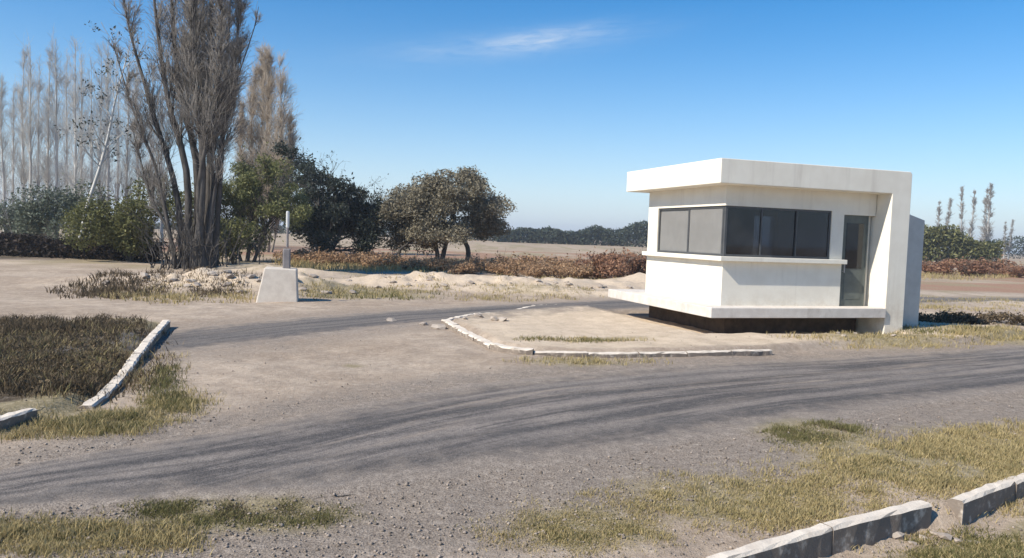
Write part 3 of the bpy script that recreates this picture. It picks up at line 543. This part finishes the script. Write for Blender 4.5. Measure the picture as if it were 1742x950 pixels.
# green trees
g = blobbush('broad_bush', 41, 4.8, 4.2, 16000, .085, M['lf_green'], M['barkd'], lob=11); place(g, 222, 38); setp(g, 'broad dark green bush standing left of the many-stemmed bare poplar', 'bush')
g = leafy('olive_green_tree', 42, [[(0, 0, -.2), (.2, 0, 1.2), (.4, .1, 3.2)], [(.4, 0, -.2), (1.0, .2, 1.4), (1.7, .3, 3.0)], [(-.3, 0, -.2), (-.9, 0, 1.4), (-1.5, 0, 2.8)]], [.16, .13, .12], 11, (.5, .95), (25, 65), .06, 7, (.35, .6), .3, .085, 2, .10, M['barkd'], M['lf_olive'], .15, 0, 3, (75, .62, 170)); place(g, 420, 42, sc=.95, flat=.82); setp(g, 'olive green tree with loose crown right of the many-stemmed bare poplar', 'tree')
g = leafy('dark_evergreen_tree', 43, [[(0, 0, -.2), (.1, 0, 2.0), (-.3, 0, 4.6)], [(.3, .2, -.2), (1.2, .2, 1.8), (1.9, .2, 3.6)]], [.22, .17], 16, (.45, .8), (30, 80), .02, 7, (.35, .6), .3, .10, 2, .10, M['barkd'], M['lf_dark'], .12, .5, 3, (85, .75, 170)); place(g, 545, 48, sc=.98); setp(g, 'dark blue-green evergreen tree with ragged crown behind the lamp pillar', 'tree')
g = blobbush('dark_undergrowth_bush', 44, 5.4, 4.2, 13000, .10, M['lf_dark'], M['barkd'], lob=9); place(g, 620, 52); setp(g, 'low dark bush filling the gap between the evergreen and the spreading tree', 'bush')
g = leafy('spreading_tree', 45, [[(0, 0, -.2), (-.1, 0, 1.2), (-.9, .2, 3.0), (-1.6, .3, 4.4)], [(.2, 0, -.2), (.5, .1, 1.4), (.9, 0, 3.2), (1.0, .2, 5.0)], [(2.0, .2, -.2), (2.1, .2, 1.2), (1.6, .1, 2.6), (2.9, .1, 4.6)], [(-2.4, -.2, -.2), (-2.7, 0, .9), (-1.7, 0, 2.0), (-2.9, 0, 3.2)]], [.17, .19, .2, .13], 12, (.34, .56), (35, 85), .02, 7, (.3, .5), .3, .10, 2, .10, M['barkd'], M['lf_brown'], .45, 0, 3, (190, .80, 150)); place(g, 745, 48, sc=.86, flat=1.05); setp(g, 'wide spreading tree with brownish green crown on crooked dark trunks', 'tree')
g = blobbush('grey_green_bush', 46, 5.4, 4.4, 8000, .10, M['lf_teal'], M['barkg'], lob=10); place(g, 95, 48); setp(g, 'pale grey-green bush in front of the poplar row, taller of the two', 'bush', )
g = blobbush('grey_green_bush', 47, 4.0, 3.3, 4200, .10, M['lf_teal'], M['barkg'], lob=9); place(g, 30, 50); setp(g, 'lower pale grey-green bush behind the end of the dark hedge', 'bush')
g = blobbush('thicket', 48, 3.6, 2.4, 4000, .09, M['lf_green'], M['barkd'], lob=9); place(g, 400, 37); setp(g, 'low green bush at the foot of the olive green tree', 'bush')
# suckers round the big poplar
r = np.random.default_rng(5); xs = np.array([[r.normal()*1.05, r.normal()*.7, -.1] for _ in range(60)]); q = []
for b in xs: q.append(trunkpath([b, b+[r.normal()*.2, r.normal()*.2, r.uniform(.5, 1.2)], b+[r.normal()*.5, r.normal()*.3, r.uniform(1.0, 2.6)]], 7))
q = np.array(q); qr = np.linspace(.035, .008, 7)[None, :]+np.zeros((60, 1)); B, Rb = grow(r, q, qr, 7, .3, 1, (15, 45), (.2, .5), 4, .08, .12, .6, False)
o = link('suckers', fastmesh('suckers', *join([tubes(q, qr, 5), tubes(B, np.maximum(Rb, .008), 3)]), True), M['barkd'], big)
# dark hedge on the left
r = np.random.default_rng(6); hx0, hx1 = PD(-160, 440, 42)[0], PD(275, 440, 39)[0]; n = 15000; xx = r.uniform(hx0, hx1, n); tt = (xx-hx0)/(hx1-hx0); yy = 42-tt*3.4+r.normal(size=n)*.45; hh = .75+.5*vnoise(xx, xx*0, 2.2, 9)+.25*vnoise(xx, xx*0, .6, 10); zz = hh*r.random(n)**.7
hd = empty('hedge', ((hx0+hx1)/2, 40.3, hg((hx0+hx1)/2, 40.3)-.05)); setp(hd, 'long low dark brown hedge running below the pale poplar row', 'hedge')
lc = np.array(hd.location); link('foliage', fastmesh('foliage', *leafquads(r, np.stack([xx, yy, zz], -1)-[lc[0], lc[1], 0], .12, 1, .05)), M['lf_hedge'], hd)
sx = np.linspace(hx0, hx1, 90); st = (sx-hx0)/(hx1-hx0); b = np.stack([sx, 42-st*3.4, -.1+0*sx], -1)-[lc[0], lc[1], 0]; q = np.stack([b+np.array([0, 0, 1.1])*k/4+r.normal(size=b.shape)*.05*k for k in range(5)], 1)
link('stems', fastmesh('stems', *tubes(q, np.linspace(.03, .01, 5)[None, :]+np.zeros((90, 1)), 4)), M['barkd'], hd)
# far poplars right of the booth
fp = poplar('far_poplar', 61, 16, .2, 2, .4, 50, 6, 3, M['barkg'], M['twigb'], .36, .03, (10, 26))
for i, (px, py, Y, lab) in enumerate([(1600, 338, 185, 'shortest of three distant bare poplars beyond the booth, in the open field'), (1641, 318, 180, 'darkest and middle one of three distant bare poplars beyond the booth'), (1679, 314, 190, 'tallest of three distant bare poplars beyond the booth'), (1712, 374, 200, 'tiny distant tree standing apart from the three far poplars')]):
    o = fp if i == 0 else copy_tree(fp); place(o, px, Y, sc=top_h(px, py, Y)/15.8, rz=i*2.1, flat=1.25 if i != 1 else 1.0); setp(o, lab, 'tree', 'distant poplars')
# far woods, read as one mass
def wood(name, pxs, Y, tops, label, mat, seed, n, depth=8, size=.42):
    r = np.random.default_rng(seed); x0, x1 = PD(pxs[0], 420, Y)[0], PD(pxs[1], 420, Y)[0]; x = r.uniform(x0, x1, n); y = Y+r.uniform(-.5, .5, n)*depth; tt = (x-x0)/(x1-x0)
    top = np.interp(tt, np.linspace(0, 1, len(tops)), [top_h(a, b, Y) for a, b in zip(np.linspace(*pxs, len(tops)), tops)])*(.72+.4*vnoise(x, y, 4.5, seed)); z = top*r.random(n)**.75
    return setp(link(name, fastmesh(name, *leafquads(r, np.stack([x, y, z], -1), size, 1, .15)), mat), label, 'woodland', kind='stuff')
wood('distant_woodland', (845, 1180), 210, [398, 388, 393, 386, 394, 384, 392, 378, 382, 384, 378], 'dark green distant line of trees on the horizon left of the booth', M['lf_far'], 71, 16000)
wood('distant_woodland', (1545, 1690), 120, [372, 384, 388, 398, 404, 412], 'green distant tree line tapering away right of the booth', M['lf_green'], 72, 9000, 6, .3)
wood('distant_woodland', (1680, 1960), 260, [408, 402, 408, 398, 404, 402, 410], 'thin far tree line below the tiny distant tree', M['lf_far'], 73, 6000)
wood('distant_woodland', (-500, 860), 240, [375, 370, 372, 368, 372, 376, 380, 384, 386, 390, 398], 'far tree line glimpsed beneath the big trees', M['lf_far'], 74, 22000)
# dry brush in the field
bp = [blobbush('dry_bush', 81+i, 2.6, 1.15, 1800, .07, M['lf_red'], M['barkt'], lob=6) for i in range(2)]
spots = [(1022, 38, 1.1), (1052, 37, 1.25), (1080, 39, 1.2), (1004, 40, .9), (1108, 40, 1.1)]
k = 0
for px, Y, s in spots:
    o = bp[k] if k < 2 else copy_tree(bp[k % 2]); place(o, px, Y, .08, sc=s, rz=k*1.3); setp(o, 'reddish brown dry bush in the clump beside the windowed end of the booth', 'bush', 'reddish bushes beside the booth'); k += 1
for i, px in enumerate((1585, 1612, 1640, 1668, 1700, 1735, 1770)):
    o = copy_tree(bp[i % 2]); place(o, px, 64+3*math.sin(i*2.1), .08, sc=1.0+.3*math.sin(i*3.7), rz=i*.9, flat=1.5); setp(o, 'low reddish brown bush in the field strip below the distant poplars', 'bush', 'reddish bushes in the far field')
bb = blobbush('brown_bush', 91, 2.6, 1.0, 1900, .075, M['lf_brush'], M['barkt'], lob=7)
for i, (px, Y, s) in enumerate([(812, 42, .9), (845, 40, 1.0), (880, 41, 1.2), (915, 39, .9), (948, 42, 1.15), (975, 40, .8), (790, 38, .8), (862, 37, .9), (930, 36, .8), (985, 37, .9), (500, 42, .9), (530, 44, 1.0), (560, 41, 1.1), (590, 44, .9), (615, 42, .9), (645, 41, 1.1), (680, 42, .9), (712, 40, .8), (750, 41, .9)]):
    o = bb if i == 0 else copy_tree(bb); place(o, px, Y, .08, sc=s*.85, rz=i*1.1, flat=1.2); setp(o, 'low tan brown bush on the ground between spreading tree and red bushes' if px > 800 else 'low tan brown bush in the shade line behind the sandy mound', 'bush', 'tan brown low bushes')
sh = blobbush('shadow_weed_bush', 95, 1.5, .30, 1500, .04, M['weed'], M['barkd'], lob=6)  # dark bushes added to stand in for the shadow beside the fin
for i, (px, Y, s) in enumerate([(1600, 20.0, 1.0), (1650, 20.6, 1.1), (1730, 21.0, 1.0)]):
    o = sh if i == 0 else copy_tree(sh); place(o, px, Y, .03, sc=s, rz=i); setp(o, 'small dark weed bush standing in for shadow in line with the booth fin', 'bush', 'shadow weed bushes right of the booth')

# ------------------------------------------------------------------ rubble
def rockmesh(seed):
    r = random.Random(seed); bm = bmesh.new(); bmesh.ops.create_icosphere(bm, subdivisions=1, radius=1)
    for v in bm.verts: v.co = v.co*r.uniform(.7, 1.15); v.co.z *= .6
    me = bpy.data.meshes.new('rubble_stone'); bm.to_mesh(me); bm.free(); me.materials.append(M['rock']); return me
RMs = [rockmesh(i) for i in range(4)]
r = random.Random(3)
def rubble(cx, cy, sx, sy, n, s0, s1, label, group):
    for i in range(n):
        x = cx+r.gauss(0, 1)*sx; y = cy+r.gauss(0, 1)*sy; s = r.uniform(s0, s1); o = bpy.data.objects.new('rubble_stone', r.choice(RMs)); C.objects.link(o)
        o.location = (x, y, hg(x, y)+s*.18); o.scale = (s*r.uniform(.8, 1.4), s, s*r.uniform(.6, 1)); o.rotation_euler = (r.uniform(-.3, .3), r.uniform(-.3, .3), r.uniform(0, 6)); setp(o, label, 'stone', group)
rubble(-8.4, 23.4, 1.9, .8, 46, .06, .2, 'pale rubble stone lying on the dirt heap left of the lamp pillar', 'rubble on the dirt heap')
rubble(-1.0, 27.6, 3.4, .7, 40, .05, .16, 'pale lump of rubble on the long sandy mound', 'rubble on the sandy mound')
c = P(790, 553); rubble(c[0], c[1], .6, .3, 9, .07, .16, 'pale broken lump at the pointed tip of the booth island', 'broken lumps at the island tip')
c = P(1500, 580); rubble(c[0], c[1], .9, .25, 6, .05, .10, 'small pale stone on the ground at the foot of the booth fin', 'stones by the fin')
c = P(1612, 893); rubble(c[0]-.02, c[1]+.12, .12, .07, 8, .03, .08, 'small pale lump lying in the gap of the near kerb', 'lumps in the kerb gap')

# ------------------------------------------------------------------ gravel and grass
r = np.random.default_rng(9)
def onground(px, py):
    p = P(px, py)
    for _ in range(2): p = P(px, py, hgt(p[..., 0], p[..., 1])[..., None][..., 0])
    return p
n = 60000; px = r.uniform(-250, 1990, n); py = 560+r.random(n)**.8*500; p = P(px, py); mk = masks(p[:, 0], p[:, 1]); keep = r.random(n) < (.22+.9*mk['grav']-.5*mk['dark']); p = p[keep]; n = len(p)
octv = np.array([[1, 0, 0], [0, 1, 0], [-1, 0, 0], [0, -1, 0], [0, 0, 1], [0, 0, -1]], float); octf = np.array([[0, 1, 4], [1, 2, 4], [2, 3, 4], [3, 0, 4], [1, 0, 5], [2, 1, 5], [3, 2, 5], [0, 3, 5]])
s = .003+.017*r.random(n)**10; V = octv[None]*r.uniform(.6, 1.3, (n, 6, 1))*s[:, None, None]*np.array([1, 1, .7]); a = r.uniform(0, 6.28, n); ca, sa = np.cos(a), np.sin(a)
V = np.stack([V[..., 0]*ca[:, None]-V[..., 1]*sa[:, None], V[..., 0]*sa[:, None]+V[..., 1]*ca[:, None], V[..., 2]], -1)+np.stack([p[:, 0], p[:, 1], hgt(p[:, 0], p[:, 1])-s*.05+.006], -1)[:, None]
setp(link('gravel', fastmesh('gravel', V.reshape(-1, 3), (np.arange(n)[:, None, None]*6+octf[None]).reshape(-1, 3)), M['pebble']), 'loose grey gravel scattered over the road verges', 'gravel', kind='stuff')
def blades(p, h, w, lean=1.0):
    m = len(p); z = hgt(p[:, 0], p[:, 1])-.01; a = r.uniform(0, 6.28, m); hh = h*r.uniform(.45, 1.3, m); ln = hh*r.uniform(.1, 1, m)*lean; b = r.uniform(0, 6.28, m)
    u = np.stack([np.cos(a), np.sin(a), 0*a], -1)*(w*r.uniform(.6, 1.3, m))[:, None]; d = np.stack([np.cos(b)*ln, np.sin(b)*ln, hh], -1); o = np.stack([p[:, 0], p[:, 1], z], -1)
    V = np.stack([o-u, o+u, o+d*np.array([.4, .4, .6])+u*.7, o+d, o+d*np.array([.4, .4, .6])-u*.7], 1).reshape(-1, 3); i = np.arange(m)[:, None]*5
    return V, np.concatenate([i+np.array([[0, 1, 2, 4]]), i+np.array([[4, 2, 3, 3]])])
def tuftpts(centers, k, spread):
    q = np.repeat(centers, k, 0); return q+r.normal(size=q.shape)*spread
def grass(name, label, mat, L, HS=.5):
    out = []
    for (px, py, rx, ry, nt, k, h, w, sp) in L:
        a = r.uniform(0, 6.28, nt); d = np.sqrt(r.random(nt)); g = r.random(nt); d = d*(.6+.5*g); c = P(px+np.cos(a)*d*rx, py+np.sin(a)*d*ry); sc_ = max(.35, sp*9); nv = .6*vnoise(c[:, 0], c[:, 1], sc_, 51)+.4*vnoise(c[:, 0], c[:, 1], sc_*.4, 52); c = c[nv > .33+.30*(r.random(nt)-.5)]
        q = tuftpts(c, k, sp*1.5); out.append((q, h*HS*(.45+1.1*vnoise(q[:, 0], q[:, 1], sc_*.5, 53)), w))
    vs = [blades(*q) for q in out]; V, Fq = join(vs)
    tri = Fq[:, 2] != Fq[:, 3]; q4 = Fq.copy()
    me = bpy.data.meshes.new(name); me.from_pydata(V.tolist(), [], [tuple(f) if f[2] != f[3] else tuple(f[:3]) for f in q4.tolist()]); return setp(link(name, me, mat), label, 'grass', kind='stuff')
grass('dry_grass', 'straw coloured dry grass on the verges', M['straw'], [
    (1560, 800, 280, 60, 1700, 14, .09, .004, .035), (1690, 760, 160, 44, 900, 14, .11, .004, .04), (1250, 850, 260, 60, 1300, 14, .07, .0035, .03), (1000, 895, 200, 55, 800, 14, .06, .003, .03), (130, 915, 240, 40, 560, 16, .09, .0035, .03), (170, 722, 130, 28, 260, 16, .16, .004, .05), (290, 690, 80, 30, 120, 14, .14, .004, .05), (40, 730, 90, 20, 110, 14, .13, .004, .04),
    (1500, 585, 200, 10, 160, 14, .16, .007, .06), (1710, 575, 120, 10, 140, 14, .2, .008, .07), (1000, 617, 150, 9, 110, 12, .12, .006, .05), (640, 500, 190, 10, 130, 14, .22, .012, .1), (900, 505, 160, 9, 120, 14, .2, .01, .09), (330, 505, 160, 14, 140, 14, .25, .012, .1), (100, 620, 210, 66, 240, 14, .22, .006, .07), (1420, 870, 200, 30, 420, 14, .08, .004, .03), (1660, 815, 120, 26, 300, 14, .1, .004, .03), (1650, 920, 140, 40, 300, 16, .08, .004, .03), (1000, 590, 130, 4, 60, 12, .12, .007, .06), (760, 485, 200, 14, 90, 14, .2, .012, .1), (740, 455, 260, 8, 420, 14, .7, .02, .2), (560, 450, 120, 8, 200, 14, .7, .02, .2), (1650, 470, 130, 8, 160, 14, .5, .02, .2), (950, 478, 120, 10, 120, 14, .22, .012, .1), (1650, 520, 120, 14, 150, 14, .2, .01, .1)])
grass('green_grass', 'olive green grass and low weeds on the verges', M['olive'], [
    (400, 868, 220, 28, 900, 16, .06, .003, .03), (150, 905, 200, 30, 260, 14, .06, .003, .03), (1390, 742, 100, 24, 420, 16, .08, .0035, .03), (1650, 915, 150, 50, 480, 16, .09, .004, .03), (1000, 895, 150, 40, 220, 14, .06, .003, .03), (1260, 850, 200, 40, 260, 14, .06, .003, .03), (1560, 800, 220, 34, 220, 14, .08, .0035, .03), (90, 610, 200, 60, 90, 14, .2, .006, .07), (170, 725, 100, 18, 260, 16, .14, .004, .05), (280, 655, 30, 34, 130, 14, .16, .005, .05), (300, 690, 60, 18, 100, 14, .12, .004, .04), (980, 590, 120, 5, 80, 12, .12, .006, .05), (1560, 570, 140, 8, 100, 12, .18, .008, .06), (640, 505, 160, 9, 80, 12, .2, .012, .1)])
grass('dark_weeds', 'dark brown dry weeds covering the kerbed plot', M['weed'], [
    (90, 620, 200, 70, 800, 14, .22, .006, .07), (90, 570, 200, 22, 420, 14, .26, .008, .08), (430, 866, 130, 16, 300, 14, .05, .003, .03), (1390, 742, 80, 16, 160, 14, .06, .003, .03), (70, 660, 150, 26, 300, 14, .18, .006, .06), (200, 495, 110, 14, 260, 14, .3, .012, .12), (360, 492, 80, 14, 120, 14, .3, .012, .12), (150, 725, 60, 10, 80, 14, .1, .004, .04)])

# low broad-leaved weeds and litter in the kerbed plot
nt = 520; a = r.uniform(0, 6.28, nt); d = np.sqrt(r.random(nt)); c = P(80+np.cos(a)*d*230, 612+np.sin(a)*d*74); c = c[sdf(c[:, 0], c[:, 1], LEFT_POLY) > .2]; c = c[vnoise(c[:, 0], c[:, 1], .9, 61) > .35]
q = np.repeat(c, 34, 0); rad = r.uniform(.05, .22, len(c)).repeat(34); dd = r.normal(size=(len(q), 3)); dd /= np.linalg.norm(dd, axis=1, keepdims=True); dd[:, 2] = np.abs(dd[:, 2])*.7; q3 = np.stack([q[:, 0], q[:, 1], hgt(q[:, 0], q[:, 1])], -1)+dd*rad[:, None]
setp(link('low_weeds', fastmesh('low_weeds', *leafquads(r, q3, .022, 1, .01)), M['weed']), 'clumps of brown low weeds in the kerbed plot', 'weeds', kind='stuff')

# ------------------------------------------------------------------ the hazy air
hm_ = bpy.data.materials.new('hazy_air'); hm_.use_nodes = True; hn = hm_.node_tree; hn.nodes.clear(); ho = hn.nodes.new('ShaderNodeOutputMaterial'); pv = hn.nodes.new('ShaderNodeVolumePrincipled')
pv.inputs['Color'].default_value = (.90, .93, .98, 1); pv.inputs['Density'].default_value = .0006; pv.inputs['Anisotropy'].default_value = .2; hn.links.new(pv.outputs[0], ho.inputs['Volume'])
hz = box('haze', (gx[0]-60, gy[0]-60, -1.6), (gx[-1]+60, gy[-1]+60, 24), hm_); setp(hz, 'pale thin haze filling the air over the field', 'haze', kind='stuff')
